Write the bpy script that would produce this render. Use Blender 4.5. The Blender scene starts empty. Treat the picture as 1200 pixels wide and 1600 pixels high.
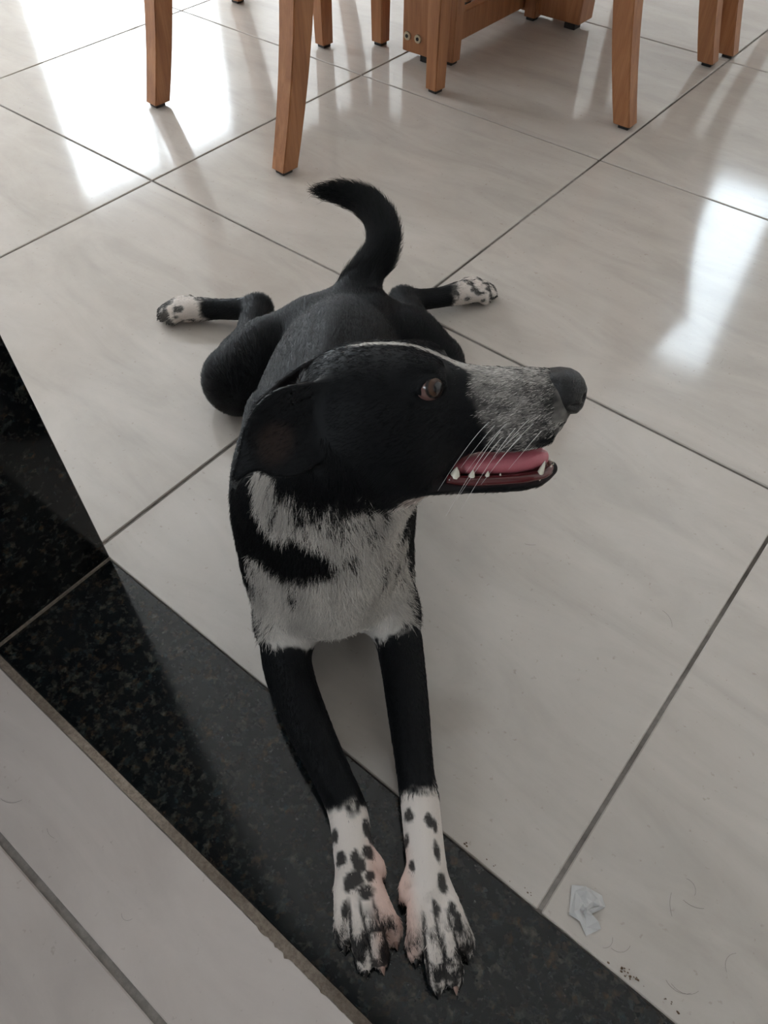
import bpy, bmesh, math, random
import numpy as np
from mathutils import Matrix, Vector
random.seed(7); rng = np.random.default_rng(7)
scene = bpy.context.scene
COL = scene.collection

# ------------------------------------------------------------------ camera
cam_d = bpy.data.cameras.new('camera'); cam = bpy.data.objects.new('camera', cam_d); COL.objects.link(cam)
cam_d.sensor_fit = 'VERTICAL'; cam_d.sensor_height = 36.0; cam_d.lens = 1173.0/1600*36.0; cam_d.clip_start = 0.01
CAM_R = [[0.775656, -0.498222, 0.387469], [0.631132, 0.606924, -0.483027], [0.00549, 0.619207, 0.785209]]
CAM_C = (1.1759, -0.7719, 0.7129)
m = Matrix(CAM_R).to_4x4(); m.translation = CAM_C
cam.matrix_world = m
scene.camera = cam

# ------------------------------------------------------------------ light
scene.view_settings.view_transform = 'Standard'
scene.view_settings.look = 'None'
scene.view_settings.gamma = 1.0
scene.view_settings.use_curve_mapping = False
scene.view_settings.exposure = 0.36
scene.cycles.use_denoising = True
scene.cycles.max_bounces = 8
scene.cycles.diffuse_bounces = 5
scene.cycles.transparent_max_bounces = 12
scene.cycles.sample_clamp_indirect = 6.0
scene.cycles_curves.shape = 'RIBBONS'
SKY = 11.0
world = bpy.data.worlds.new('overcast_sky'); scene.world = world
world.use_nodes = True
bg = world.node_tree.nodes['Background']
bg.inputs['Color'].default_value = (0.84, 0.93, 1.0, 1)
bg.inputs['Strength'].default_value = SKY

# window openings: wall axis, plane, a0, a1, z0, z1  (daylight enters only through these)
WINDOWS = {
    'window_1': ('x', -3.0, 1.45, 2.80, 0.12, 1.82),
    'window_2': ('y',  3.0, 0.15, 0.55, 1.10, 2.30),
    'window_3': ('y',  3.0, -1.50, -0.85, 0.80, 2.10),
    'added_window_4': ('y', -3.2, 0.4, 1.3, 1.15, 2.0),  # invented opening, added to give the kitchen side some light
    'added_window_5': ('x', -3.0, -0.45, 0.58, 0.50, 2.40),  # unseen opening, added to brighten the room from the left
}
for n, (ax, pl, a0, a1, z0, z1) in WINDOWS.items():
    L = bpy.data.lights.new('daylight_portal', 'AREA'); L.shape = 'RECTANGLE'
    L.size = a1-a0; L.size_y = z1-z0; L.cycles.is_portal = True
    o = bpy.data.objects.new('daylight_portal', L); COL.objects.link(o)
    s = 1 if pl > 0 else -1
    pos = (pl+s*.1, (a0+a1)/2, (z0+z1)/2) if ax == 'x' else ((a0+a1)/2, pl+s*.1, (z0+z1)/2)
    o.location = pos
    d = Vector((-s, 0, 0)) if ax == 'x' else Vector((0, -s, 0))
    o.rotation_euler = d.to_track_quat('-Z', 'Z').to_euler()

# ------------------------------------------------------------------ helpers
def tag(o, label=None, cat=None, group=None, kind=None):
    if label: o['label'] = label
    if cat: o['category'] = cat
    if group: o['group'] = group
    if kind: o['kind'] = kind
    return o
def obj(name, me, mat=None, parent=None, smooth=False):
    o = bpy.data.objects.new(name, me); COL.objects.link(o)
    if mat is not None and len(me.materials) == 0: me.materials.append(mat)
    if parent is not None: o.parent = parent
    if smooth and len(me.polygons): me.polygons.foreach_set('use_smooth', [True]*len(me.polygons))
    return o
def bm_mesh(bm, name):
    bmesh.ops.recalc_face_normals(bm, faces=bm.faces[:])
    me = bpy.data.meshes.new(name); bm.to_mesh(me); bm.free(); return me
def add_box(bm, x0, x1, y0, y1, z0, z1, bevel=0.0):
    r = bmesh.ops.create_cube(bm, size=1.0)
    vs = r['verts']
    for v in vs:
        v.co = ((x0+x1)/2+v.co.x*(x1-x0), (y0+y1)/2+v.co.y*(y1-y0), (z0+z1)/2+v.co.z*(z1-z0))
    if bevel > 0:
        es = list({e for v in vs for e in v.link_edges})
        bmesh.ops.bevel(bm, geom=es, offset=bevel, segments=1 if bevel < .002 else 2, affect='EDGES', profile=.5)
def box_mesh(name, *a, bevel=0.0):
    bm = bmesh.new(); add_box(bm, *a, bevel=bevel); return bm_mesh(bm, name)
def np_mesh(name, V, Fq):
    me = bpy.data.meshes.new(name)
    Fq = np.asarray(Fq, dtype=np.int32); n = Fq.shape[1]
    me.vertices.add(len(V)); me.vertices.foreach_set('co', np.ascontiguousarray(V, dtype=np.float32).ravel())
    me.loops.add(Fq.size); me.loops.foreach_set('vertex_index', Fq.ravel())
    me.polygons.add(len(Fq)); me.polygons.foreach_set('loop_start', np.arange(len(Fq), dtype=np.int32)*n)
    me.update(calc_edges=True); me.validate(); return me
def tube_mesh(name, pts, radii, seg=8):
    bm = bmesh.new(); pts = [Vector(p) for p in pts]; rings = []
    for i, p in enumerate(pts):
        t = (pts[min(i+1, len(pts)-1)]-pts[max(i-1, 0)]).normalized()
        a = t.orthogonal().normalized() if i == 0 else (rings_a - t*rings_a.dot(t)).normalized()
        rings_a = a; b = t.cross(a)
        rings.append([bm.verts.new(p+(a*math.cos(k*2*math.pi/seg)+b*math.sin(k*2*math.pi/seg))*radii[i]) for k in range(seg)])
    for i in range(len(rings)-1):
        for k in range(seg):
            bm.faces.new((rings[i][k], rings[i][(k+1) % seg], rings[i+1][(k+1) % seg], rings[i+1][k]))
    bm.faces.new(rings[0][::-1]); bm.faces.new(rings[-1])
    return bm_mesh(bm, name)

# ------------------------------------------------------------------ materials
class NT:
    def __init__(s, name):
        s.m = bpy.data.materials.new(name); s.m.use_nodes = True
        s.t = s.m.node_tree; s.n = s.t.nodes; s.b = s.n['Principled BSDF']
    def add(s, typ, **kw):
        x = s.n.new(typ)
        for k, v in kw.items():
            if k.startswith('i_'):
                key = k[2:].replace('_', ' ')
                (x.inputs[int(key)] if key.isdigit() else x.inputs[key]).default_value = v
            else: setattr(x, k, v)
        return x
    def link(s, a, b): s.t.links.new(a, b)
    def ramp(s, fac, stops):
        r = s.add('ShaderNodeValToRGB'); e = r.color_ramp.elements
        while len(e) < len(stops): e.new(0.5)
        for q, (p, c) in zip(e, stops): q.position = p; q.color = (*c, 1)
        s.link(fac, r.inputs['Fac']); return r
    def mix(s, fac, a, b, blend='MIX'):
        x = s.add('ShaderNodeMix', data_type='RGBA', blend_type=blend)
        for src, i in ((fac, 0), (a, 6), (b, 7)):
            if hasattr(src, 'is_linked'): s.link(src, x.inputs[i])
            else: x.inputs[i].default_value = src if i == 0 else (*src, 1)
        return x.outputs[2]
def plain(name, col, rough=.5, spec=.5, metal=0.0, **kw):
    n = NT(name); n.b.inputs['Base Color'].default_value = (*col, 1); n.b.inputs['Roughness'].default_value = rough
    n.b.inputs['Specular IOR Level'].default_value = spec; n.b.inputs['Metallic'].default_value = metal
    for k, v in kw.items(): n.b.inputs[k.replace('_', ' ')].default_value = v
    return n.m

def tile_material(name, base, rough):
    n = NT(name)
    tc = n.add('ShaderNodeTexCoord'); oi = n.add('ShaderNodeObjectInfo')
    off = n.add('ShaderNodeVectorMath', operation='SCALE'); off.inputs[0].default_value = (37, 53, 11); n.link(oi.outputs['Random'], off.inputs['Scale'])
    va = n.add('ShaderNodeVectorMath', operation='ADD'); n.link(tc.outputs['Object'], va.inputs[0]); n.link(off.outputs[0], va.inputs[1])
    mp = n.add('ShaderNodeMapping'); n.link(va.outputs[0], mp.inputs['Vector']); mp.inputs['Scale'].default_value = (3.2, 11.0, 1); mp.inputs['Rotation'].default_value = (0, 0, .45)
    n1 = n.add('ShaderNodeTexNoise', i_Scale=1.3, i_Detail=7.0, i_Roughness=.62, i_Distortion=.8); n.link(mp.outputs[0], n1.inputs['Vector'])
    n2 = n.add('ShaderNodeTexNoise', i_Scale=6.0, i_Detail=9.0, i_Roughness=.7); n.link(va.outputs[0], n2.inputs['Vector'])
    lo = tuple(c*.88 for c in base); hi = tuple(min(1, c*1.08) for c in base)
    r1 = n.ramp(n1.outputs['Fac'], [(.3, lo), (.52, base), (.72, hi)])
    r2 = n.ramp(n2.outputs['Fac'], [(.35, (.93, .915, .90)), (.6, (1, 1, 1))])
    c = n.mix(.75, r1.outputs[0], r2.outputs[0], 'MULTIPLY')
    # fine dust specks that lie on the tile
    n3 = n.add('ShaderNodeTexNoise', i_Scale=160.0, i_Detail=2.0); n.link(va.outputs[0], n3.inputs['Vector'])
    r3 = n.ramp(n3.outputs['Fac'], [(.24, (.80, .77, .74)), (.31, (1, 1, 1))])
    c = n.mix(.8, c, r3.outputs[0], 'MULTIPLY')
    n.link(c, n.b.inputs['Base Color'])
    rr = n.add('ShaderNodeMapRange', i_3=rough*.75, i_4=rough*1.5); n.link(n2.outputs['Fac'], rr.inputs[0]); n.link(rr.outputs[0], n.b.inputs['Roughness'])
    n.b.inputs['IOR'].default_value = 1.5
    bp = n.add('ShaderNodeBump', i_Strength=.035, i_Distance=.002); n4 = n.add('ShaderNodeTexNoise', i_Scale=7.0, i_Detail=3.0); n.link(va.outputs[0], n4.inputs['Vector'])
    n.link(n4.outputs['Fac'], bp.inputs['Height']); n.link(bp.outputs[0], n.b.inputs['Normal'])
    return n.m
MAT_TILE = tile_material('polished_porcelain', (.475, .428, .385), .085)
MAT_TILE2 = tile_material('matt_porcelain', (.53, .468, .435), .34)

def granite_material():
    n = NT('black_granite'); tc = n.add('ShaderNodeTexCoord')
    v = n.add('ShaderNodeTexVoronoi', i_Scale=170.0); n.link(tc.outputs['Object'], v.inputs['Vector'])
    n1 = n.add('ShaderNodeTexNoise', i_Scale=95.0, i_Detail=8.0, i_Roughness=.75); n.link(tc.outputs['Object'], n1.inputs['Vector'])
    n2 = n.add('ShaderNodeTexNoise', i_Scale=45.0, i_Detail=5.0, i_Roughness=.65); n.link(tc.outputs['Object'], n2.inputs['Vector'])
    sx = n.add('ShaderNodeSeparateColor'); n.link(v.outputs['Color'], sx.inputs[0])
    hue = n.ramp(sx.outputs[0], [(.15, (.020, .026, .024)), (.4, (.085, .052, .026)), (.65, (.022, .038, .044)), (.9, (.10, .092, .072))])
    fl = n.ramp(n1.outputs['Fac'], [(.45, (0, 0, 0)), (.68, (1, 1, 1))])
    cl = n.ramp(n2.outputs['Fac'], [(.36, (.12, .12, .12)), (.64, (1, 1, 1))])
    f = n.mix(1.0, fl.outputs[0], cl.outputs[0], 'MULTIPLY')
    c = n.mix(f, (.0036, .0048, .0056), hue.outputs[0])
    n.link(c, n.b.inputs['Base Color']); n.b.inputs['Roughness'].default_value = .10; n.b.inputs['IOR'].default_value = 1.42
    return n.m
MAT_GRANITE = granite_material()
def grout_material(name, a, b, sc=60):
    n = NT(name); tc = n.add('ShaderNodeTexCoord')
    n1 = n.add('ShaderNodeTexNoise', i_Scale=sc, i_Detail=6.0, i_Roughness=.7); n.link(tc.outputs['Object'], n1.inputs['Vector'])
    n2 = n.add('ShaderNodeTexNoise', i_Scale=4.0, i_Detail=3.0); n.link(tc.outputs['Object'], n2.inputs['Vector'])
    r = n.ramp(n1.outputs['Fac'], [(.3, a), (.7, b)]); r2 = n.ramp(n2.outputs['Fac'], [(.38, (.35, .33, .31)), (.6, (1, 1, 1))])
    n.link(n.mix(1.0, r.outputs[0], r2.outputs[0], 'MULTIPLY'), n.b.inputs['Base Color']); n.b.inputs['Roughness'].default_value = .9
    bp = n.add('ShaderNodeBump', i_Strength=.6, i_Distance=.002); n.link(n1.outputs['Fac'], bp.inputs['Height']); n.link(bp.outputs[0], n.b.inputs['Normal'])
    return n.m
MAT_GROUT = grout_material('grey_grout', (.16, .14, .125), (.30, .27, .245))
MAT_CEMENT = grout_material('beige_cement', (.16, .12, .09), (.38, .31, .25), 220)
def wood_material():
    n = NT('honey_brown_wood'); tc = n.add('ShaderNodeTexCoord'); oi = n.add('ShaderNodeObjectInfo')
    mp = n.add('ShaderNodeMapping'); n.link(tc.outputs['Object'], mp.inputs['Vector']); mp.inputs['Scale'].default_value = (30, 30, 2.2)
    sc = n.add('ShaderNodeVectorMath', operation='SCALE'); sc.inputs[0].default_value = (9, 5, 3); n.link(oi.outputs['Random'], sc.inputs['Scale']); n.link(sc.outputs[0], mp.inputs['Location'])
    n1 = n.add('ShaderNodeTexNoise', i_Scale=2.0, i_Detail=6.0, i_Roughness=.65, i_Distortion=.6); n.link(mp.outputs[0], n1.inputs['Vector'])
    n2 = n.add('ShaderNodeTexNoise', i_Scale=11.0, i_Detail=4.0); n.link(mp.outputs[0], n2.inputs['Vector'])
    r = n.ramp(n1.outputs['Fac'], [(.25, (.225, .088, .036)), (.5, (.325, .135, .055)), (.75, (.42, .195, .088))])
    r2 = n.ramp(n2.outputs['Fac'], [(.35, (.82, .80, .78)), (.6, (1, 1, 1))])
    n.link(n.mix(.6, r.outputs[0], r2.outputs[0], 'MULTIPLY'), n.b.inputs['Base Color']); n.b.inputs['Roughness'].default_value = .36
    return n.m
MAT_WOOD = wood_material()
MAT_PAD = plain('black_plastic', (.006, .006, .006), .5)
def wall_material(name, c):
    n = NT(name); tc = n.add('ShaderNodeTexCoord'); n1 = n.add('ShaderNodeTexNoise', i_Scale=120.0, i_Detail=3.0); n.link(tc.outputs['Object'], n1.inputs['Vector'])
    r = n.ramp(n1.outputs['Fac'], [(.3, tuple(x*.97 for x in c)), (.7, c)]); n.link(r.outputs[0], n.b.inputs['Base Color']); n.b.inputs['Roughness'].default_value = .85
    return n.m
MAT_WALL = wall_material('off_white_paint', (.80, .775, .745))
MAT_CEIL = wall_material('ceiling_paint', (.84, .83, .81))
MAT_FRAME = plain('white_aluminium', (.75, .75, .75), .35)
def glass_material():
    n = NT('clear_pane'); out = n.n['Material Output']; n.n.remove(n.b)
    tr = n.add('ShaderNodeBsdfTransparent'); gl = n.add('ShaderNodeBsdfGlossy', i_Roughness=.02); mx = n.add('ShaderNodeMixShader'); mx.inputs[0].default_value = .06
    n.link(tr.outputs[0], mx.inputs[1]); n.link(gl.outputs[0], mx.inputs[2]); n.link(mx.outputs[0], out.inputs['Surface']); return n.m
MAT_GLASS = glass_material()
def dim_pane_material():  # translucent pane in place of a sheer curtain, added to dim the floor glare
    n = NT('dimming_pane'); out = n.n['Material Output']; n.n.remove(n.b)
    tr = n.add('ShaderNodeBsdfTransparent', i_Color=(.9, .92, .93, 1)); tl = n.add('ShaderNodeBsdfTranslucent', i_Color=(.8, .82, .83, 1)); mx = n.add('ShaderNodeMixShader'); mx.inputs[0].default_value = .82
    n.link(tr.outputs[0], mx.inputs[1]); n.link(tl.outputs[0], mx.inputs[2]); n.link(mx.outputs[0], out.inputs['Surface']); return n.m
MAT_DIM_PANE = dim_pane_material()

# ------------------------------------------------------------------ room shell
T = .6                                    # tile pitch
X0, X1, Y1, ZC = -3.0, 2.4, 3.0, 2.7
KY0 = -3.2
SA, SB = -.587, -.737                     # threshold strip edges (dining side, kitchen side)
JX0, JX1 = .625, 1.525                    # doorway jambs
DOOR_H = 2.1
floor = obj('floor', box_mesh('floor', X0-.15, X1+.15, KY0-.15, Y1+.15, -.10, -.0025), MAT_GROUT); tag(floor, kind='structure')
def tile_obj(name, x0, x1, y0, y1, mat, cache={}):
    key = (round(x1-x0, 3), round(y1-y0, 3), mat.name)
    if key not in cache:
        w, h = (x1-x0)/2, (y1-y0)/2
        cache[key] = box_mesh(name, -w, w, -h, h, -.009, 0, bevel=.0012); cache[key].materials.append(mat)
    o = obj(name, cache[key], None, floor); o.location = ((x0+x1)/2, (y0+y1)/2, 0); return o
G = .0021
for i in range(-5, 4):
    for j in range(-1, 5):
        x0, x1, y0, y1 = i*T+G, (i+1)*T-G, j*T+G, (j+1)*T-G
        if j == -1: y0 = SA+.0012
        tile_obj('floor_tile', x0, x1, y0, y1, MAT_TILE)
KX = -.02                                  # kitchen tiles are laid on their own grid
GK = .0034
krows = [(SB-.008, -.842+GK)] + [(-.842-T*r-GK, -.842-T*(r+1)+GK) for r in range(4)]
for r, (yb, ya) in enumerate(krows):
    if r == 0: ya, yb = -.842+GK, SB-.008
    for i in range(-3, 4):
        x0, x1 = KX+i*T+GK, KX+(i+1)*T-GK
        tile_obj('floor_tile', x0, x1, min(ya, yb), max(ya, yb), MAT_TILE2)
# ragged cement joint between the granite threshold and the kitchen tiles
bm = bmesh.new(); prev = None; xx = -.2; wob = 0
while xx < 2.2:
    wob = wob*.9+random.uniform(-.00022, .00022); rough_ = .0030 if 1.02 < xx < 1.14 else 0
    w0 = SB+.0004-abs(wob)*.5; w1 = SB-.0082+wob-rough_*random.random()**4
    z = .0001+.0003*random.random()
    cur = [bm.verts.new((xx, w0, z)), bm.verts.new((xx, (w0+w1)/2, z+.0003*random.random())), bm.verts.new((xx, w1, .0002))]
    if prev:
        bm.faces.new((prev[0], prev[1], cur[1], cur[0])); bm.faces.new((prev[1], prev[2], cur[2], cur[1]))
    prev = cur; xx += .0015+.002*random.random()
j = obj('cement_joint', bm_mesh(bm, 'cement_joint'), MAT_CEMENT, floor)

def wall_with_holes(name, axis, plane, thick, a0, a1, z0, z1, holes, mat):
    bm = bmesh.new()
    As = sorted({a0, a1, *[h[0] for h in holes], *[h[1] for h in holes]}); Zs = sorted({z0, z1, *[h[2] for h in holes], *[h[3] for h in holes]})
    p0, p1 = sorted((plane, plane+thick))
    for i in range(len(As)-1):
        for k in range(len(Zs)-1):
            ca, cz = (As[i]+As[i+1])/2, (Zs[k]+Zs[k+1])/2
            if any(h[0] < ca < h[1] and h[2] < cz < h[3] for h in holes): continue
            if axis == 'x': add_box(bm, p0, p1, As[i], As[i+1], Zs[k], Zs[k+1])
            else: add_box(bm, As[i], As[i+1], p0, p1, Zs[k], Zs[k+1])
    bmesh.ops.remove_doubles(bm, verts=bm.verts[:], dist=1e-5)
    o = obj(name, bm_mesh(bm, name), mat); tag(o, kind='structure'); return o
W = WINDOWS
hole = lambda k: W[k][2:6]
wall_with_holes('wall_left', 'x', X0, -.15, KY0, Y1, 0, ZC, [hole('window_1'), hole('added_window_5')], MAT_WALL)
wall_with_holes('wall_right', 'x', X1, .15, KY0, Y1, 0, ZC, [], MAT_WALL)
wall_with_holes('wall_back', 'y', Y1, .15, X0-.15, X1+.15, 0, ZC, [hole('window_2'), hole('window_3')], MAT_WALL)
wall_with_holes('wall_kitchen', 'y', KY0, -.15, X0-.15, X1+.15, 0, ZC, [hole('added_window_4')], MAT_WALL)
wall_with_holes('wall_middle', 'y', SB, SA-SB, X0, X1, 0, ZC, [(JX0-.02, JX1+.02, 0, DOOR_H+.02)], MAT_WALL)
tag(obj('ceiling', box_mesh('ceiling', X0-.15, X1+.15, KY0-.15, Y1+.15, ZC, ZC+.1), MAT_CEIL), kind='structure')
# granite threshold, jambs and head of the doorway
tag(obj('trim_1', box_mesh('trim_1', JX0-.02, JX1+.02, SB, SA, -.02, .0006, bevel=.0012), MAT_GRANITE), kind='structure')
t2 = tag(obj('trim_2', box_mesh('trim_2', JX0-.02, JX0, SB-.004, SA+.001, .0045, DOOR_H, bevel=.001), MAT_GRANITE), kind='structure')
bm = bmesh.new(); add_box(bm, JX0-.018, JX0+.0008, SB-.003, SA+.0002, .0006, .0046); obj('cement_joint', bm_mesh(bm, 'cement_joint'), MAT_CEMENT, t2)
tag(obj('trim_3', box_mesh('trim_3', JX1, JX1+.02, SB-.004, SA+.001, .0006, DOOR_H, bevel=.001), MAT_GRANITE), kind='structure')
tag(obj('trim_4', box_mesh('trim_4', JX0-.02, JX1+.02, SB-.004, SA+.001, DOOR_H, DOOR_H+.02, bevel=.001), MAT_GRANITE), kind='structure')
# window frames and panes
for n, (ax, pl, a0, a1, z0, z1) in WINDOWS.items():
    s = 1 if pl > 0 else -1; d0, d1 = sorted((pl+s*.03, pl+s*.08)); f = .045
    nm = max(1, round((a1-a0)/.75))
    bm = bmesh.new()
    def fb(b, u0, u1, w0, w1, e=0):
        if ax == 'x': add_box(b, d0+e, d1-e, u0, u1, w0, w1)
        else: add_box(b, u0, u1, d0+e, d1-e, w0, w1)
    fb(bm, a0, a1, z0, z0+f); fb(bm, a0, a1, z1-f, z1)
    for k in range(nm+1):
        c = a0+(a1-a0)*k/nm; c = min(max(c, a0+f/2), a1-f/2); fb(bm, c-f/2, c+f/2, z0+f, z1-f)
    wo = tag(obj(n, bm_mesh(bm, n), MAT_FRAME), kind='structure')
    for k in range(nm):
        bm = bmesh.new(); fb(bm, a0+(a1-a0)*k/nm+f*.6, a0+(a1-a0)*(k+1)/nm-f*.6, z0+f, z1-f, e=.022)
        obj('pane', bm_mesh(bm, 'pane'), MAT_DIM_PANE if n == 'window_2' else MAT_GLASS, wo)

# ------------------------------------------------------------------ dining chairs
def sq_leg(path, sizes, bev=.002):
    bm = bmesh.new(); rings = []
    for (x, y, z), (w, d) in zip(path, sizes):
        rings.append([bm.verts.new((x+sx*w/2, y+sy*d/2, z)) for sx, sy in ((-1, -1), (1, -1), (1, 1), (-1, 1))])
    for i in range(len(rings)-1):
        for k in range(4): bm.faces.new((rings[i][k], rings[i][(k+1) % 4], rings[i+1][(k+1) % 4], rings[i+1][k]))
    bm.faces.new(rings[0][::-1]); bm.faces.new(rings[-1])
    bmesh.ops.recalc_face_normals(bm, faces=bm.faces[:])
    es = [e for e in bm.edges if abs((e.verts[0].co-e.verts[1].co).z) > .01]
    bmesh.ops.bevel(bm, geom=es, offset=bev, segments=2, affect='EDGES')
    return bm_mesh(bm, 'leg')
def make_chair(name):
    """local frame: y forward, origin between the rear feet"""
    t = bpy.data.objects.new(name, None); COL.objects.link(t)
    BW, FW, D = .199, .174, .458
    zs = [0.008, .05, .10, .16, .22, .29, .36, .42]
    for s in (-1, 1):
        path = []; sizes = []
        for z in zs:
            q = z/.42; y = .080*(1-(1-q)**1.7); path.append((s*(BW-.006*q), y, z)); sizes.append((.034+.008*q, .037+.013*q))
        for z, y in ((.55, .070), (.70, .045), (.85, .010), (.97, -.030)):
            path.append((s*(BW-.006), y, z)); sizes.append((.042, .046-.010*(z-.55)/.42))
        l = obj('leg', sq_leg(path, sizes), MAT_WOOD, t)
        obj('foot_pad', box_mesh('foot_pad', s*BW-.0115, s*BW+.0115, -.0115, .0115, .0, .0085, bevel=.001), MAT_PAD, l)
        l = obj('leg', sq_leg([(s*FW, D, .008), (s*FW, D, .2), (s*FW, D, .42)], [(.030, .032), (.035, .037), (.040, .042)]), MAT_WOOD, t)
        obj('foot_pad', box_mesh('foot_pad', s*FW-.011, s*FW+.011, D-.011, D+.011, .0, .0085, bevel=.001), MAT_PAD, l)
        obj('side_rail', box_mesh('side_rail', min(s*.165, s*.189), max(s*.165, s*.189), .09, D-.02, .355, .418, bevel=.002), MAT_WOOD, t)
    obj('front_rail', box_mesh('front_rail', -FW+.02, FW-.02, D-.012, D+.012, .355, .418, bevel=.002), MAT_WOOD, t)
    obj('rear_rail', box_mesh('rear_rail', -BW+.025, BW-.025, .066, .090, .355, .418, bevel=.002), MAT_WOOD, t)
    obj('seat', box_mesh('seat', -.205, .205, .085, D+.035, .42, .465, bevel=.012), MAT_SEAT, t)
    bm = bmesh.new(); add_box(bm, -BW+.02, BW-.02, -.030, -.004, .88, .965, bevel=.004); obj('top_rail', bm_mesh(bm, 'top_rail'), MAT_WOOD, t)
    for k in range(4):
        x = -.12+.08*k
        obj('back_slat', sq_leg([(x, .075, .42), (x, .063, .60), (x, .035, .75), (x, -.014, .90)], [(.03, .012)]*4, .001), MAT_WOOD, t)
    return t
MAT_SEAT = plain('beige_seat_fabric', (.45, .38, .30), .8)
def copy_tree(o, parent=None):
    c = o.copy(); COL.objects.link(c); c.parent = parent
    for ch in list(o.children): copy_tree(ch, c)
    return c
chair = make_chair('dining_chair')
spots = [
    ((-.0325, .1945), -4.5, 'wooden dining chair at the table end, its rear legs towards the dog'),
    ((.5735, .952), 90.0, 'wooden dining chair with front legs right beside the table rail, rear foot near grout crossing'),
    ((.590, 1.425), 90.0, "wooden dining chair of which one rear leg shows, close against another chair's rear leg"),
    ((-.535, .935), -90.0, 'wooden dining chair across the table, one front leg showing beside the bolted post'),
]
for i, ((x, y), a, lab) in enumerate(spots):
    c = chair if i == 0 else copy_tree(chair)
    c.location = (x, y, 0); c.rotation_euler = (0, 0, math.radians(a))
    tag(c, lab, 'chair', 'dining chairs around the table')

# ------------------------------------------------------------------ dining table
tb = bpy.data.objects.new('dining_table', None); COL.objects.link(tb); tb.location = (.02, 1.2, 0)
tag(tb, 'wooden dining table on panel posts joined by a low rail with bolt heads', 'table')
def tpart(name, x0, x1, y0, y1, z0, z1, mat=MAT_WOOD, bev=.003, parent=None):
    p = parent or tb
    return obj(name, box_mesh(name, x0-.02, x1-.02, y0-1.2, y1-1.2, z0, z1, bevel=bev), mat, p)
tpart('table_top', -.40, .44, .52, 1.95, .72, .76, bev=.006)
post = tpart('post', .007, .098, .737, .800, .014, .72)
tpart('foot_pad', .055, .080, .742, .766, 0, .015, MAT_PAD, .001, post)
tpart('rail', .064, .090, .800, 1.125, .020, .078)
post2 = tpart('post', -.205, .247, 1.125, 1.192, .014, .72)
tpart('foot_pad', .205, .235, 1.130, 1.16, 0, .015, MAT_PAD, .001, post2)
tpart('foot_pad', -.195, -.165, 1.130, 1.16, 0, .015, MAT_PAD, .001, post2)
tpart('apron', -.33, .37, .60, .625, .64, .72); tpart('apron', -.33, .37, 1.84, 1.865, .64, .72)
MAT_BOLT = plain('dull_brass', (.45, .38, .28), .35, metal=.9)
MAT_HOLE = plain('dark_socket', (.01, .008, .006), .7)
for bx in (.022, .052):
    for bz in (.047,):
        bm = bmesh.new(); bmesh.ops.create_cone(bm, cap_ends=True, segments=20, radius1=.0095, radius2=.0085, depth=.004)
        b = obj('bolt_head', bm_mesh(bm, 'bolt_head'), MAT_BOLT, tb); b.rotation_euler = (math.pi/2, 0, 0); b.location = (bx-.02, .7355-1.2, bz)
        bm = bmesh.new(); bmesh.ops.create_cone(bm, cap_ends=True, segments=6, radius1=.0042, radius2=.0042, depth=.0012)
        h = obj('socket', bm_mesh(bm, 'socket'), MAT_HOLE, b); h.location = (0, 0, .0022)

# ------------------------------------------------------------------ dog: signed-distance sculpt -> one continuous body mesh
# dog frame: u forward (rump to paws), v towards the dog's left, z up
DOG_O = Vector((.506, -.074, 0)); DF = Vector((.717, -.697, 0)).normalized(); DS = Vector((.697, .717, 0)).normalized()
DOG_M = Matrix(((DF.x, DS.x, 0, DOG_O.x), (DF.y, DS.y, 0, DOG_O.y), (0, 0, 1, 0), (0, 0, 0, 1)))
HO = np.array([.5336, .0556, .3155]); HX = np.array([.1605, .986, .0459]); HY = np.array([.9124, -.166, .3742]); HZ = np.array([-.3766, .0182, .9262])
HM = np.stack([HX, HY, HZ])                       # rows: head axes (x nose, y dog's right, z up) in the dog frame
def h2d(p): return HO + (np.asarray(p, float)/1000) @ HM
def d2h(P): return ((P-HO) @ HM.T)*1000           # mm

def smin(a, b, k):
    if k <= 0: return np.minimum(a, b)
    h = np.maximum(k-np.abs(a-b), 0)/k
    return np.minimum(a, b)-h*h*k*.25
def smax(a, b, k): return -smin(-a, -b, k)
def crom(pts, n):
    p = np.asarray(pts, float); out = []
    q = np.vstack([2*p[0]-p[1], p, 2*p[-1]-p[-2]])
    for i in range(1, len(q)-2):
        for s in range(n):
            t = s/n; a, b, c, d = q[i-1], q[i], q[i+1], q[i+2]
            out.append(.5*((2*b)+(-a+c)*t+(2*a-5*b+4*c-d)*t*t+(-a+3*b-3*c+d)*t**3))
    out.append(p[-1]); return np.array(out)
PRIMS = []     # (name, func, lo, hi, k, op, flow)
def prim(name, f, lo, hi, k, op='add', flow=None): PRIMS.append((name, f, np.asarray(lo, float), np.asarray(hi, float), k, op, flow))
def seg_d(P, a, b, ra, rb):
    ba = b-a; pa = P-a
    h = np.clip((pa @ ba)/max(ba @ ba, 1e-12), 0, 1)
    q = pa-h[..., None]*ba
    return np.sqrt((q*q).sum(-1))-(ra+(rb-ra)*h)
def chain(name, pts, k, n=5):
    """tube through (u,v,z,r)"""
    p = crom(pts, n).astype(np.float32); segs = [(p[i, :3], p[i+1, :3], p[i, 3], p[i+1, 3]) for i in range(len(p)-1)]
    mr = p[:, 3].max()
    prim(name, segs, p[:, :3].min(0)-mr, p[:, :3].max(0)+mr, k, 'add', p[:, :3])
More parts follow.
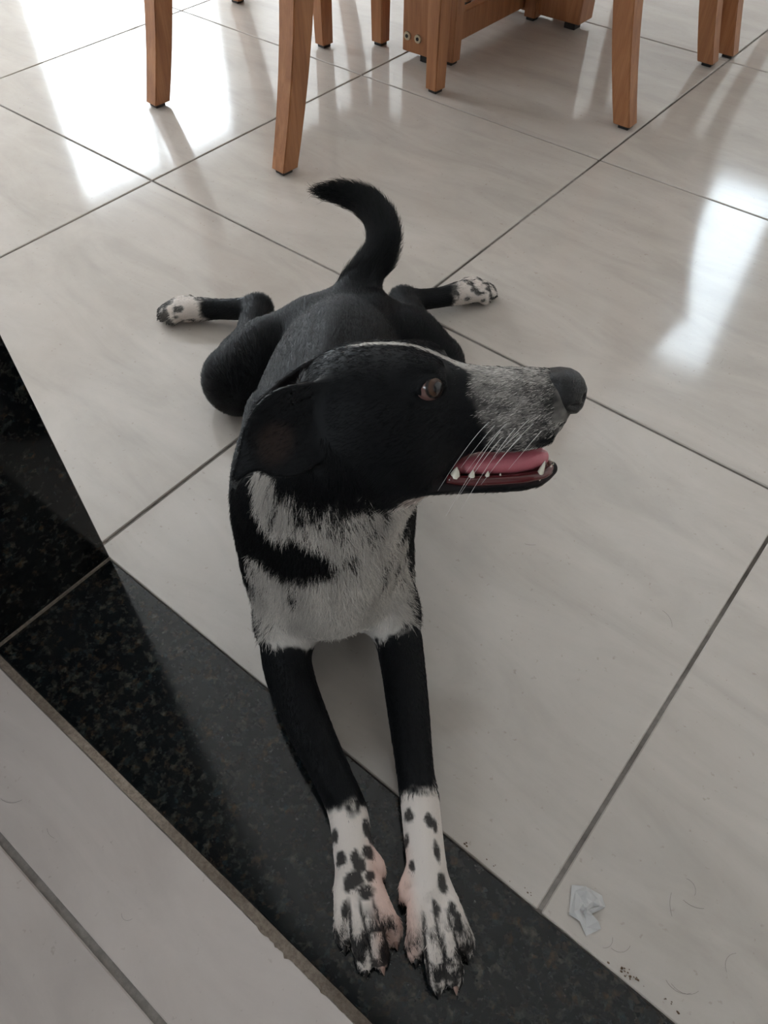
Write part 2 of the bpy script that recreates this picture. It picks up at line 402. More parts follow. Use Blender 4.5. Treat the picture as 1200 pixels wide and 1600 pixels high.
def sheet(name, rows, r, k, nr=22, nc=5):
    """thin flap through rows of (u,v,z) control points, built from tubes so that it joins the body surface"""
    R = np.array(rows, float); cols = [crom(R[:, j], max(2, nr//(len(R)-1))) for j in range(R.shape[1])]
    G_ = np.stack(cols, 1); segs = []
    L_ = [crom(G_[i], nc).astype(np.float32) for i in range(len(G_))]
    for l in L_: segs += [(l[i], l[i+1], r, r) for i in range(len(l)-1)]
    for l0, l1 in zip(L_[:-1], L_[1:]): segs += [(l0[i], l1[i], r, r) for i in range(0, len(l0))]
    A = np.vstack(L_); prim(name, segs, A.min(0)-r, A.max(0)+r, k, 'add', None)
def ell(name, c, r, k, M=None, op='add', flow=None):
    c = np.asarray(c, float); r = np.asarray(r, float); M = np.eye(3) if M is None else M
    def f(P):
        q = (P-c) @ M.T
        k0 = np.sqrt(((q/r)**2).sum(-1)); k1 = np.sqrt(((q/r**2)**2).sum(-1))+1e-9
        return k0*(k0-1)/k1
    R = r.max(); prim(name, f, c-R, c+R, k, op, flow)
def hell(name, c, r, k, op='add', M=None):       # ellipsoid in head millimetres
    ell(name, h2d(c), np.asarray(r, float)/1000, k, HM if M is None else M @ HM, op)
def loft(name, tab, k, nexp=2.2, op='add'):
    """head loft along x: rows (x, top, bottom, halfwidth) in mm"""
    t = np.array(tab, float); xs = np.linspace(t[0, 0], t[-1, 0], 120)
    # smooth interpolation of the table
    def sm(col):
        y = np.interp(xs, t[:, 0], t[:, col]); ker = np.hanning(9); ker /= ker.sum()
        yp = np.concatenate([[y[0]]*4, y, [y[-1]]*4]); return np.convolve(yp, ker, 'valid')
    top, bot, hw = sm(1), sm(2), sm(3)
    def f(P):
        q = d2h(P); x = q[..., 0]; xc = np.clip(x, xs[0], xs[-1])
        a = np.interp(xc, xs, hw); tp = np.interp(xc, xs, top); bt = np.interp(xc, xs, bot)
        b = np.maximum((tp-bt)/2, .5); c = (tp+bt)/2; a = np.maximum(a, .5)
        e = (np.abs(q[..., 1]/a)**nexp+np.abs((q[..., 2]-c)/b)**nexp)**(1/nexp)
        d = (e-1)*np.minimum(a, b)*.9
        ox = np.abs(x-xc); d = np.where(ox > 0, np.sqrt(np.maximum(d, 0)**2+ox**2), d)
        return d/1000
    cs = np.array([h2d((x, y, z)) for x in (t[0, 0], t[-1, 0]) for y in (-t[:, 3].max(), t[:, 3].max()) for z in (t[:, 2].min(), t[:, 1].max())])
    prim(name, f, cs.min(0), cs.max(0), k, op)

# --- trunk
chain('torso', [(.134, .012, .058, .050), (.195, .009, .080, .065), (.275, -.004, .107, .077), (.365, -.020, .130, .081), (.440, -.030, .146, .080), (.500, -.036, .150, .076), (.535, -.037, .140, .068)], .03, n=12)
chain('belly', [(.180, .010, .046, .050), (.270, -.003, .056, .058), (.360, -.019, .062, .062), (.440, -.030, .066, .064), (.510, -.036, .066, .058)], .03, n=8)
ell('chest', (.530, -.037, .112), (.075, .074, .082), .03)
ell('sternum', (.583, -.036, .090), (.030, .034, .040), .03)
chain('spine', [(.150, .012, .100, .010), (.200, .009, .137, .0105), (.275, -.004, .1755, .0110), (.365, -.020, .2035, .0115), (.430, -.029, .2180, .0115)], .012, n=8)
ell('hip_bone', (.176, -.034, .112), (.028, .013, .018), .016); ell('hip_bone', (.176, .050, .110), (.028, .013, .018), .016)
ell('thigh_muscle', (.195, -.098, .082), (.034, .020, .030), .014); ell('thigh_muscle', (.188, .100, .080), (.034, .020, .030), .014)
ell('shoulder_blade', (.430, -.088, .175), (.040, .018, .036), .016); ell('shoulder_blade', (.430, .030, .175), (.040, .018, .036), .016)
chain('tail', [(.140, .018, .080, .032), (.113, .030, .100, .0270), (.094, .050, .120, .0220), (.072, .070, .138, .0198), (.038, .076, .153, .0190), (.003, .062, .164, .0172), (-.016, .036, .170, .0135), (-.021, .010, .174, .0080), (-.020, -.004, .176, .003)], .022)
# --- hind legs, splayed out
chain('thigh', [(.150, -.030, .068, .048), (.182, -.082, .061, .050), (.206, -.131, .047, .046)], .03)
chain('thigh', [(.150, .055, .066, .046), (.180, .092, .060, .049), (.204, .122, .046, .044)], .03)
chain('shin', [(.196, -.138, .040, .039), (.150, -.134, .036, .030), (.098, -.120, .030, .0215), (.052, -.112, .028, .0205), (.028, -.106, .025, .0195)], .014)
chain('shin', [(.195, .128, .038, .036), (.150, .129, .034, .028), (.100, .121, .030, .0215), (.056, .113, .028, .0205), (.032, .107, .025, .0195)], .014)
chain('hind_foot', [(.026, -.109, .026, .0185), (.024, -.140, .025, .0155), (.018, -.170, .023, .0150), (.013, -.195, .021, .0175), (.008, -.215, .018, .0180)], .012)
chain('hind_foot', [(.031, .110, .026, .0185), (.031, .140, .025, .0155), (.025, .170, .023, .0150), (.016, .197, .021, .0175), (.009, .216, .018, .0180)], .012)
HT = {-1: [((.020, -.205), (.022, -.236)), ((.012, -.212), (.011, -.250)), ((.004, -.212), (-.001, -.251)), ((-.004, -.208), (-.011, -.238))],
      1: [((.022, .206), (.022, .236)), ((.014, .212), (.010, .250)), ((.005, .212), (-.002, .250)), ((-.002, .208), (-.012, .236))]}
for s in (-1, 1):
    for (a, b) in HT[s]:
        mid = (a[0]*.4+b[0]*.6, a[1]*.4+b[1]*.6)
        chain('hind_toe', [(*a, .022, .010), (*mid, .021, .0090), (*b, .011, .0080)], .006)
# --- fore legs
chain('upper_arm', [(.470, -.062, .150, .044), (.520, -.070, .110, .044), (.570, -.081, .062, .030)], .03)
chain('upper_arm', [(.470, -.008, .150, .048), (.520, .000, .110, .043), (.570, .019, .062, .028)], .03)
chain('forearm', [(.562, -.084, .040, .029), (.592, -.0855, .042, .0260), (.632, -.0825, .039, .0230), (.682, -.0675, .032, .0205), (.729, -.049, .026, .0175), (.762, -.038, .0235, .0175), (.795, -.0365, .022, .0170), (.820, -.0350, .0195, .0165)], .02)
chain('forearm', [(.562, .022, .040, .028), (.592, .0265, .042, .0245), (.632, .0280, .039, .0215), (.682, .0275, .032, .0195), (.729, .0265, .026, .0170), (.756, .0270, .0235, .0175), (.800, .0255, .022, .0170), (.832, .0255, .0195, .0165)], .02)
ell('paw_pad', (.826, -.034, .013), (.024, .0215, .015), .010)
ell('paw_pad', (.842, .026, .013), (.024, .0215, .015), .010)
FT = {-1: [((.822, -.0470), (.860, -.0495)), ((.834, -.0395), (.879, -.0350)), ((.834, -.0300), (.878, -.0215)), ((.824, -.0215), (.862, -.0095))],
      1: [((.838, .0130), (.876, .0075)), ((.850, .0205), (.899, .0212)), ((.850, .0300), (.898, .0350)), ((.840, .0385), (.878, .0475))]}
for s in (-1, 1):
    for (a, b) in FT[s]:
        mid = (a[0]*.42+b[0]*.58, a[1]*.42+b[1]*.58)
        chain('toe', [(*a, .024, .0085), (*mid, .0255, .0083), (b[0]-.008, b[1], .0155, .0082), (b[0]-.002, b[1], .0100, .0070)], .0022)
chain('dewclaw', [(.795, -.024, .024, .006), (.806, -.0155, .024, .005), (.813, -.0125, .021, .0038)], .004)
chain('dewclaw', [(.815, .012, .024, .006), (.826, .0042, .023, .005), (.835, .0015, .020, .0038)], .004)
# --- neck
nk0 = h2d((-58, 0, -28)); nk1 = h2d((-60, 2, -60))
chain('neck', [(*nk0, .047), (nk1[0]-.004, nk1[1]-.008, nk1[2], .054), (.530, -.026, .215, .066), (.505, -.034, .172, .080)], .03)
th0, th1 = h2d((5, 0, -72)), h2d((-30, 0, -86))
chain('throat', [(*th0, .013), (*th1, .024), (.556, -.008, .195, .040), (.550, -.022, .160, .055)], .022)
# --- head
loft('skull', [(-97, 2, -22, 8), (-93, 12, -36, 22), (-84, 20, -54, 35), (-68, 27, -72, 44), (-48, 31.5, -81, 48), (-30, 33, -84, 48), (-12, 31, -84, 44), (2, 26, -80, 38), (14, 20, -72, 32), (26, 15, -62, 27), (40, 13, -56, 24.5), (60, 12.5, -51, 23), (80, 12, -48, 21.5), (93, 11, -45, 19), (101, 9, -40, 16), (107, 5, -31, 11), (111, 0, -20, 6)], .022, 2.35)
loft('jaw', [(-40, -56, -86, 34), (-10, -66, -88, 31), (5, -71, -88, 28), (20, -73, -88, 25.5), (40, -73.5, -88.5, 22), (60, -73, -89, 19.5), (78, -71, -88, 17.5), (92, -68, -85, 14.5), (100, -67, -80, 9), (104, -68, -75, 4)], .004, 2.6)
hell('cheek', (-28, 26, -48), (34, 20, 30), .012); hell('cheek', (-28, -26, -48), (34, 20, 30), .012)
hell('brow', (-6, 22, 17), (17, 12, 10), .008); hell('brow', (-6, -22, 17), (17, 12, 10), .008)
for s in (1, -1): hell('lip', (62, s*14.5, -37), (36, 8.5, 13), .006)
# drop ears, folded back
EAR = {1: [[(-66, 36, -30), (-72, 34, -8), (-74, 28, 12)], [(-90, 58, -44), (-99, 49, -20), (-104, 46, 13)], [(-108, 67, -47), (-116, 55, -24), (-120, 54, 6)], [(-127, 70, -39), (-130, 64, -26), (-131, 61, -9)], [(-142, 69, -48), (-143, 68, -47), (-143, 67, -45)]],
       -1: [[(-66, -34, 16), (-74, -40, 0), (-78, -40, -16)], [(-93, -47, 6), (-98, -54, -12), (-98, -50, -28)], [(-122, -50, -12), (-124, -55, -24), (-118, -50, -36)], [(-149, -45, -34), (-150, -46, -36), (-148, -46, -38)]]}
for s in (1, -1): sheet('ear', [[h2d(p) for p in r] for r in EAR[s]], .0026, .007)
# eye sockets, then lids
EYE = {1: np.array((-1.0, 29.5, 9.0)), -1: np.array((-1.0, -29.5, 9.0))}; EYE_R = 11.0
for s in (1, -1):
    hell('socket', EYE[s]+np.array((2, s*8, 0)), (11.5, 9, 9.0), .006, 'sub')
    ax = np.array((.38, s*.92, .10)); ax /= np.linalg.norm(ax)
    t1 = np.cross(ax, (0, 0, 1)); t1 /= np.linalg.norm(t1); t2_ = np.cross(t1, ax)
    ring = []
    for k in range(17):
        a = 2*math.pi*k/16; w = 8.6+1.8*abs(math.cos(a))**3; hh = 6.3
        p = EYE[s]+ax*(6.2-1.6*abs(math.cos(a)))+t1*math.cos(a)*w+t2_*math.sin(a)*hh
        ring.append((*h2d(p), 0.0031 if math.sin(a) > -.2 else .0024))
    chain('eyelid', ring, .003, n=1)
# inside of the mouth
loft('mouth', [(14, -57, -64, 13), (28, -50, -76, 18), (45, -44, -80, 16.5), (65, -40, -81, 14.5), (82, -38, -80, 12.5), (92, -38, -77, 9), (98, -40, -73, 5)], .002, 2.4, 'sub')

# --- sample on a grid
GH = .0022
LO = np.array([-.06, -.275, -.004]); HI = np.array([.925, .275, .385])
def run_field(prims, LO, HI, h, clip_floor=None):
    n = np.ceil((HI-LO)/h).astype(int)+1
    D = np.full(n, .06, np.float32)
    ax = [LO[i]+h*np.arange(n[i]) for i in range(3)]
    for (nm, f, lo, hi, k, op, fl) in prims:
        pad = .012+k
        i0 = np.maximum(np.floor((lo-pad-LO)/h).astype(int), 0); i1 = np.minimum(np.ceil((hi+pad-LO)/h).astype(int)+1, n)
        if (i1 <= i0).any(): continue
        sl = tuple(slice(a, b) for a, b in zip(i0, i1))
        if isinstance(f, list):                    # tube: each segment only touches its own neighbourhood
            d = np.full(i1-i0, .06, np.float32)
            for (a, b, ra, rb) in f:
                m_ = max(ra, rb)+pad
                j0 = np.maximum(np.floor((np.minimum(a, b)-m_-LO)/h).astype(int), i0); j1 = np.minimum(np.ceil((np.maximum(a, b)+m_-LO)/h).astype(int)+1, i1)
                if (j1 <= j0).any(): continue
                P = np.stack(np.meshgrid(*[ax[q][j0[q]:j1[q]] for q in range(3)], indexing='ij'), -1).astype(np.float32)
                ss = tuple(slice(x-z, y-z) for x, y, z in zip(j0, j1, i0))
                d[ss] = np.minimum(d[ss], seg_d(P, a, b, ra, rb))
        else:
            P = np.stack(np.meshgrid(*[ax[q][sl[q]] for q in range(3)], indexing='ij'), -1).astype(np.float32)
            d = f(P).astype(np.float32)
        D[sl] = smin(D[sl], d, k) if op == 'add' else smax(D[sl], -d, k)
    if clip_floor is not None:
        z = ax[2].astype(np.float32); D = np.maximum(D, (clip_floor-z)[None, None, :])
    return D
def surface_nets(D, LO, h, smooth=1):
    s = D < 0
    c = np.zeros(tuple(x-1 for x in D.shape), np.uint8)
    cs = [(i, j, k) for i in (0, 1) for j in (0, 1) for k in (0, 1)]
    sl = lambda o: tuple(slice(o[q], D.shape[q]-1+o[q]) for q in range(3))
    for o in cs: c += s[sl(o)]
    act = np.argwhere((c > 0) & (c < 8))
    idx = np.full(c.shape, -1, np.int32); idx[tuple(act.T)] = np.arange(len(act))
    vals = np.stack([D[act[:, 0]+o[0], act[:, 1]+o[1], act[:, 2]+o[2]] for o in cs], 1)
    acc = np.zeros((len(act), 3)); cnt = np.zeros(len(act))
    for a in range(8):
        for b in range(a+1, 8):
            df = np.array(cs[b])-np.array(cs[a])
            if np.abs(df).sum() != 1: continue
            va, vb = vals[:, a], vals[:, b]; mk = (va < 0) != (vb < 0)
            t = va/np.where(mk, va-vb, 1)
            acc += np.where(mk[:, None], np.array(cs[a])+t[:, None]*df, 0); cnt += mk
    V = LO+h*(act+acc/cnt[:, None])
    quads = []
    for axq in range(3):
        o = [0, 0, 0]; o[axq] = 1
        a = s[tuple(slice(0, D.shape[q]-o[q]) for q in range(3))]; b = s[tuple(slice(o[q], D.shape[q]) for q in range(3))]
        e = np.argwhere(a != b); u, w = [(1, 2), (2, 0), (0, 1)][axq]
        ok = (e[:, u] > 0) & (e[:, w] > 0) & (e[:, u] < c.shape[u]) & (e[:, w] < c.shape[w]); e = e[ok]
        ins = s[tuple(e.T)]
        def cell(du, dw):
            q = e.copy(); q[:, u] -= du; q[:, w] -= dw; return idx[tuple(q.T)]
        q = np.stack([cell(1, 1), cell(0, 1), cell(0, 0), cell(1, 0)], 1)
        q[~ins] = q[~ins][:, ::-1]; quads.append(q)
    Q = np.vstack(quads)
    Q = Q[(Q >= 0).all(1)]
    for _ in range(smooth):
        A = np.zeros_like(V); N = np.zeros(len(V))
        for k in range(4):
            i, j = Q[:, k], Q[:, (k+1) % 4]
            np.add.at(A, i, V[j]); np.add.at(N, i, 1); np.add.at(A, j, V[i]); np.add.at(N, j, 1)
        V = V*.5+.5*A/np.maximum(N, 1)[:, None]
    return V, Q
D = run_field(PRIMS, LO, HI, GH, clip_floor=.0012)
DV, DQ = surface_nets(D, LO, GH, 2)
del D
dog_me = np_mesh('dog', DV, DQ)

# ------------------------------------------------------------------ coat: colour pattern of the fur (skin mesh and hairs use the same rule)
def vnoise(P, sc, seed=0):
    q = P*sc+seed*17.3; i = np.floor(q).astype(np.int64); f = q-i; f = f*f*(3-2*f); r = 0
    for o in [(a, b, c) for a in (0, 1) for b in (0, 1) for c in (0, 1)]:
        k = i+np.array(o); hsh = (k[:, 0]*73856093) ^ (k[:, 1]*19349663) ^ (k[:, 2]*83492791); hsh = (hsh*2654435761) & 0xffffffff; hsh = (hsh ^ (hsh >> 15))*2246822519 & 0xffffffff
        w = np.prod(np.where(np.array(o) == 1, f, 1-f), 1); r = r+w*((hsh >> 8) & 0xffff)/65535.0
    return r
def sst(a, b, x): t = np.clip((x-a)/(b-a), 0, 1); return t*t*(3-2*t)
def pf(name, i=0):
    return [p for p in PRIMS if p[0] == name][i][1]
SKULL_F, JAW_F, MOUTH_F = pf('skull'), pf('jaw'), pf('mouth')
def near(P, c, r):  # ellipsoid falloff value (1 at centre, 0 at surface)
    return 1-np.sqrt((((P-np.array(c))/np.array(r))**2).sum(1))
FRONT_SPOTS = {-1: [(0.784, -0.018, 0.0099, 0.0055), (0.779, -0.023, 0.0088, 0.0039), (0.783, -0.052, 0.0066, 0.0044), (0.799, -0.024, 0.007, 0.0054), (0.802, -0.047, 0.0064, 0.0048), (0.805, -0.035, 0.0097, 0.0043), (0.809, -0.03, 0.0064, 0.0037), (0.819, -0.038, 0.0074, 0.0085), (0.817, -0.024, 0.0048, 0.0042), (0.829, -0.028, 0.0063, 0.0073), (0.824, -0.044, 0.0047, 0.0032), (0.84, -0.047, 0.0062, 0.0036)], 1: [(0.773, 0.015, 0.0067, 0.0045), (0.781, 0.031, 0.0066, 0.0039), (0.785, 0.036, 0.0072, 0.0028), (0.806, 0.034, 0.0108, 0.0032), (0.813, 0.012, 0.0048, 0.0027), (0.793, 0.01, 0.0055, 0.0033), (0.79, 0.007, 0.0044, 0.0027), (0.83, 0.035, 0.0095, 0.0047), (0.848, 0.027, 0.0067, 0.0041), (0.85, 0.04, 0.0072, 0.0036), (0.86, 0.043, 0.0102, 0.0041)]}
def regions(P):
    h = d2h(P); ds = np.minimum(SKULL_F(P), JAW_F(P))
    head = (ds < .009) & (h[:, 0] > -100)
    de = np.full(len(P), 9.0)
    for i in (0, 1):
        for a, b, ra, rb in pf('ear', i)[::3]: de = np.minimum(de, seg_d(P, a, b, ra, rb))
    ear = de < .0035
    return h, head, ear
def coat(P, N):
    """returns white fraction, pink fraction, bare mask, mouth mask"""
    n1 = vnoise(P, 90)-.5; n2 = vnoise(P, 240, 3)-.5; n3 = vnoise(P*np.array([1, 1, .5]), 420, 5)-.5
    u, v, z = P.T; h, head, ear = regions(P); hx, hy, hz = h.T
    w = np.zeros(len(P)); pink = np.zeros(len(P))
    # chest and throat
    body = ~head & ~ear
    front = N[:, 0]+.9*n1*.5+.35*n2
    c = sst(.38, .62, front)*sst(.48, .52, u)*sst(.030, .050, z)*sst(.634, .618, u+.02*n1)
    patch = np.maximum(near(P, (.585, -.078, .186), (.065, .050, .027)), near(P, (.53, -.128, .195), (.06, .035, .07)))+.22*n1+.15*n2
    c *= 1-sst(-.06, .10, patch)
    streak = near(P, (.575, -.078, .234), (.06, .018, .038))+.3*n2
    c = np.maximum(c, sst(-.05, .15, streak)*(u > .49))
    c *= sst(.262, .250, z+.020*n1+.010*n2)
    tick = sst(.17, .34, vnoise(P*np.array([1, 1, .4]), 95, 9)-.5+.2*n2)
    grey = sst(.205, .225, z)*sst(-.068, -.055, v)*sst(.01, -.01, v)
    c *= 1-np.maximum(.65*tick*sst(.10, .14, z), .8*grey*sst(-.12, .12, n2+.6*n1))
    w = np.where(body, c, w)
    # fore paws
    for sgn, ub in ((-1, .764), (1, .756)):
        m_ = body & (u > .70) & ((v < -.006) if sgn < 0 else (v >= -.006))
        ww = sst(ub-.008, ub+.006, u+.020*n1+.012*n2)
        sp = np.full(len(P), -2.0)
        for (su, sv, ra, rb) in FRONT_SPOTS[sgn]:
            sp = np.maximum(sp, 1-np.sqrt(((u-su)/ra)**2+((v-sv)/rb)**2))
        dark = sst(-.08, .28, sp+.45*n2+.3*n3)
        toes = sst((.832 if sgn < 0 else .848), (.858 if sgn < 0 else .880), u)
        dark = np.maximum(dark, toes*sst(-.20, .06, vnoise(P, 170, 11)-.52+.5*n3))
        ds_ = np.sort(np.stack([np.abs(np.where((u > a[0]-.002), v-(a[1]+(b[1]-a[1])*np.clip((u-a[0])/(b[0]-a[0]), 0, 1)), 9)) for a, b in FT[sgn]], 0), 0)
        gap = sst(.0042, .0015, ds_[1]-ds_[0])*(ds_[0] < .2)*sst((.826 if sgn < 0 else .842), (.842 if sgn < 0 else .858), u)
        dark = np.maximum(dark, gap)
        w = np.where(m_, ww*(1-.93*dark), w)
        pk = sst(.004, .016, (v+.034) if sgn < 0 else (.020-v))*sst(.78, .80, u)*.55
        pink = np.where(m_, np.clip(pk+.12*ww, 0, 1), pink)
    # hind paws
    m_ = body & (np.abs(v) > .15) & (u < .07)
    ww = sst(.180, .196, np.abs(v)+.02*n1+.01*n2)*(1-.85*sst(.0, .14, vnoise(P, 120, 21)-.56+.3*n2+.3*np.clip((np.abs(v)-.22)/.03, 0, 1)))
    w = np.where(m_, ww, w); pink = np.where(m_, .12*ww, pink)
    # head: blaze, ticked muzzle, pale chin
    edge = 30+.38*np.maximum(0, -hz-5)+9*n1+5*n2
    mz = sst(edge-3, edge+10, hx)*(hz > -62)
    tk = vnoise(h*np.array([.5, 1, 1]), .33, 31)-.5+.8*(vnoise(h*np.array([.6, 1, 1]), .12, 33)-.5)
    mzw = mz*np.clip(.42-.45*tk+.14*sst(-14, 8, hz)-.28*sst(72, 96, hx)*sst(-30, -10, hz)-.12*sst(-25, -42, hz), .04, .8)
    bl = sst(1.25, .75, np.abs(hy-1)/(3.2+4*sst(5, 40, hx)+1.2*n1)-n2*.5)*sst(-64, -52, hx)*sst(60, 25, hx)*(hz > 2)*.85
    ch = sst(-82, -88, hz+4*n1)*sst(-40, -15, hx)*sst(50, 20, hx)*(np.abs(hy) < 30)
    hw_ = np.maximum(np.maximum(mzw, bl), ch*.6)
    w = np.where(head & ~ear, hw_, w)
    pink = np.where(head & ~ear, ch*.35, pink)
    dm = np.abs(MOUTH_F(P)); mouth = (dm < .0019) & head & (hx > 10)
    lips = head & (hx > 2) & (hz < -57) & (hz > -80) & (JAW_F(P) < .004) & ~mouth
    w = np.where(lips, 0.02, w); pink = np.where(lips, 0, pink)
    return w, pink, lips, mouth, head, ear
BLACK = np.array((.0022, .0027, .0036)); WHITE = np.array((.62, .575, .53)); PINK = np.array((.60, .36, .29)); EARIN = np.array((.019, .012, .010))
MOUTHC = np.array((.10, .012, .014)); LIPC = np.array((.012, .009, .010))

nbuf = np.empty(len(DV)*3, np.float32); dog_me.vertex_normals.foreach_get('vector', nbuf); NV = nbuf.reshape(-1, 3).astype(float)
cw, cp, clips, cmouth, chead, cear = coat(DV, NV)
wh = WHITE*(1-cp[:, None])+PINK*cp[:, None]
cm_ = np.where(chead & (d2h(DV)[:, 0] > 22), cw*.6, np.where((DV[:, 0] > .45) & (DV[:, 0] < .70), cw*.72, cw)); col = BLACK*(1-cm_[:, None])+wh*cm_[:, None]  # chest skin darkened, painting in the shade its hairs would give
hh_ = d2h(DV)
inner = cear & (NV @ HY > .25) & (hh_[:, 1] > 0); ei = sst(1, .45, np.sqrt(((hh_[:, 0]+113)/17)**2+((hh_[:, 2]+24)/19)**2))[:, None]; col = np.where(inner[:, None], BLACK+(EARIN-BLACK)*ei, col)
hs = cear & ~inner; col[hs] = BLACK*1.3+np.array((.004, .001, 0))
col[cmouth] = MOUTHC; col[clips] = LIPC
at_ = dog_me.attributes.new('coat', 'FLOAT_COLOR', 'POINT')
at_.data.foreach_set('color', np.concatenate([col, np.ones((len(col), 1))], 1).astype(np.float32).ravel())
def coat_material(name, rough, spec, attr):
    n = NT(name); a = n.add('ShaderNodeAttribute', attribute_name=attr); n.link(a.outputs['Color'], n.b.inputs['Base Color'])
    n.b.inputs['Roughness'].default_value = rough; n.b.inputs['Specular IOR Level'].default_value = spec; return n.m
MAT_SKIN = coat_material('dog_skin', .55, .16, 'coat')
MAT_FUR = coat_material('dog_fur', .42, .19, 'tint')
dog = obj('dog', dog_me, MAT_SKIN, smooth=True); dog.matrix_world = DOG_M
tag(dog, 'black dog with white chest and spotted paws lying on the floor, mouth open', 'dog')

# --- fur strands
tri = np.vstack([DQ[:, [0, 1, 2]], DQ[:, [0, 2, 3]]])
e1 = DV[tri[:, 1]]-DV[tri[:, 0]]; e2 = DV[tri[:, 2]]-DV[tri[:, 0]]; area = np.linalg.norm(np.cross(e1, e2), axis=1)/2
ctr = DV[tri].mean(1); hc = d2h(ctr)
dens = np.where((ctr[:, 0] > .50) & (ctr[:, 2] > .03), 1.6, 1.0)
dens[(SKULL_F(ctr) < .009) & (hc[:, 0] > -20)] = 2.6; dens[(SKULL_F(ctr) < .009) & (hc[:, 0] > 20)] = 4.5
dens[ctr[:, 2] < .004] = 0
p_ = area*dens; p_ /= p_.sum()
NH = 340000
ti = rng.choice(len(tri), NH, p=p_); r1 = np.sqrt(rng.random(NH)); r2 = rng.random(NH)
bary = np.stack([1-r1, r1*(1-r2), r1*r2], 1)
HP = (DV[tri[ti]]*bary[..., None]).sum(1); HN = (NV[tri[ti]]*bary[..., None]).sum(1); HN /= np.linalg.norm(HN, axis=1)[:, None]+1e-9
hw, hp, hlips, hmouth, hhead, hear = coat(HP, HN); hw = np.where((HP[:, 0] < .3) & (HP[:, 2] > .06), 0, hw)
h = d2h(HP); u, v, z = HP.T
eyed = np.minimum(np.linalg.norm(h-EYE[1], axis=1), np.linalg.norm(h-EYE[-1], axis=1))
nosed = (h[:, 0] > 97) & (h[:, 2] > -24) & hhead
keep = ~hlips & ~hmouth & (eyed > 12.8) & ~nosed & ~(hear & (HN @ HY > .25) & (h[:, 1] > 0) & (rng.random(NH) < .5))
flow = np.tile(np.array((-1.0, 0, -.25)), (NH, 1)); length = np.full(NH, .0105); lift = np.full(NH, .22)
tail_pts = [p for p in PRIMS if p[0] == 'tail'][0][6]; tt = np.gradient(tail_pts, axis=0)
d_t = np.linalg.norm(HP[:, None, :]-tail_pts[None, ::2, :], axis=2); it = d_t.argmin(1)*2; tl = (d_t.min(1) < .030) & (u < .105) & (z > .11)
flow[tl] = tt[it[tl]]/np.linalg.norm(tt[it[tl]], axis=1)[:, None]; length[tl] = .019; lift[tl] = .45
fr = (u > .50) & (HN[:, 0] > .15) & ~hhead & (z > .06) & (u < .64)
flow[fr] = np.stack([.15*np.ones(fr.sum()), .5*(v[fr]+.037)/.08, -np.ones(fr.sum())], 1); length[fr] = .013; lift[fr] = .24
leg = (u > .60) & (z < .085) & ~hhead; flow[leg] = np.array((1.0, 0, -.35)); length[leg] = .0075; lift[leg] = .18
pw = (u > .755) & (z < .085); length[pw] = .0050; lift[pw] = .14
pw2 = (u > .84) & (z < .085); length[pw2] = .0058; lift[pw2] = .20
hf = (u < .06) & (np.abs(v) > .125) & (z < .07); flow[hf] = np.stack([0*v[hf], np.sign(v[hf]), -.2+0*v[hf]], 1); length[hf] = .006
flow[hhead] = -HX*1.0-HZ*.35; length[hhead] = .0065; lift[hhead] = .16
mzl = hhead & (h[:, 0] > 25); length[mzl] = .0058
chk = hhead & (h[:, 0] < -20) & (h[:, 2] < -40); length[chk] = .011; flow[chk] = -HX*.8-HZ*.7
flow[hear] = -HX*.9-HZ*.5; length[hear] = .006
wht = (hw > .5) & (u > .49) & ~hhead & (z > .06); length[wht] *= 1.25
flow -= (flow*HN).sum(1)[:, None]*HN; flow /= np.linalg.norm(flow, axis=1)[:, None]+1e-9
jit = rng.normal(0, 1, (NH, 3)); jit -= (jit*HN).sum(1)[:, None]*HN
dirr = flow+.22*jit; dirr /= np.linalg.norm(dirr, axis=1)[:, None]
length *= rng.uniform(.65, 1.2, NH)
lift = (lift*rng.uniform(.5, 1.5, NH))[:, None]
tk_ = np.array([0, .4, .75, 1.0]); pts = []
for t in tk_: pts.append(HP-.0006*HN+length[:, None]*(dirr*t+HN*lift*(t*(1.15-.55*t))))
FP = np.stack(pts, 1)
FP[..., 2] = np.maximum(FP[..., 2], .0006)
white = rng.random(NH) < np.clip((hw-.5)*1.25+.5, 0, 1)
tint = np.where(white[:, None], WHITE*(1-.8*hp[:, None])+PINK*.8*hp[:, None], BLACK)*(rng.uniform(.75, 1.2, NH)*np.where((HP[:, 0] > .48) & (HP[:, 0] < .66), .72+.5*vnoise(HP*np.array([1, 1, .35]), 70, 41), 1))[:, None]
FP = FP[keep]; tint = tint[keep]; nk = len(FP)
fc = bpy.data.hair_curves.new('fur'); fc.add_curves([4]*nk)
fc.attributes['position'].data.foreach_set('vector', FP.astype(np.float32).ravel())
ra_ = fc.attributes.get('radius') or fc.attributes.new('radius', 'FLOAT', 'POINT')
ra_.data.foreach_set('value', np.tile(np.array((.00016, .00014, .00010, .00002), np.float32), nk))
ca = fc.attributes.new('tint', 'FLOAT_COLOR', 'CURVE'); ca.data.foreach_set('color', np.concatenate([tint, np.ones((nk, 1))], 1).astype(np.float32).ravel())
fc.materials.append(MAT_FUR)
fur = bpy.data.objects.new('fur', fc); COL.objects.link(fur); fur.parent = dog; tag(fur, kind='stuff')

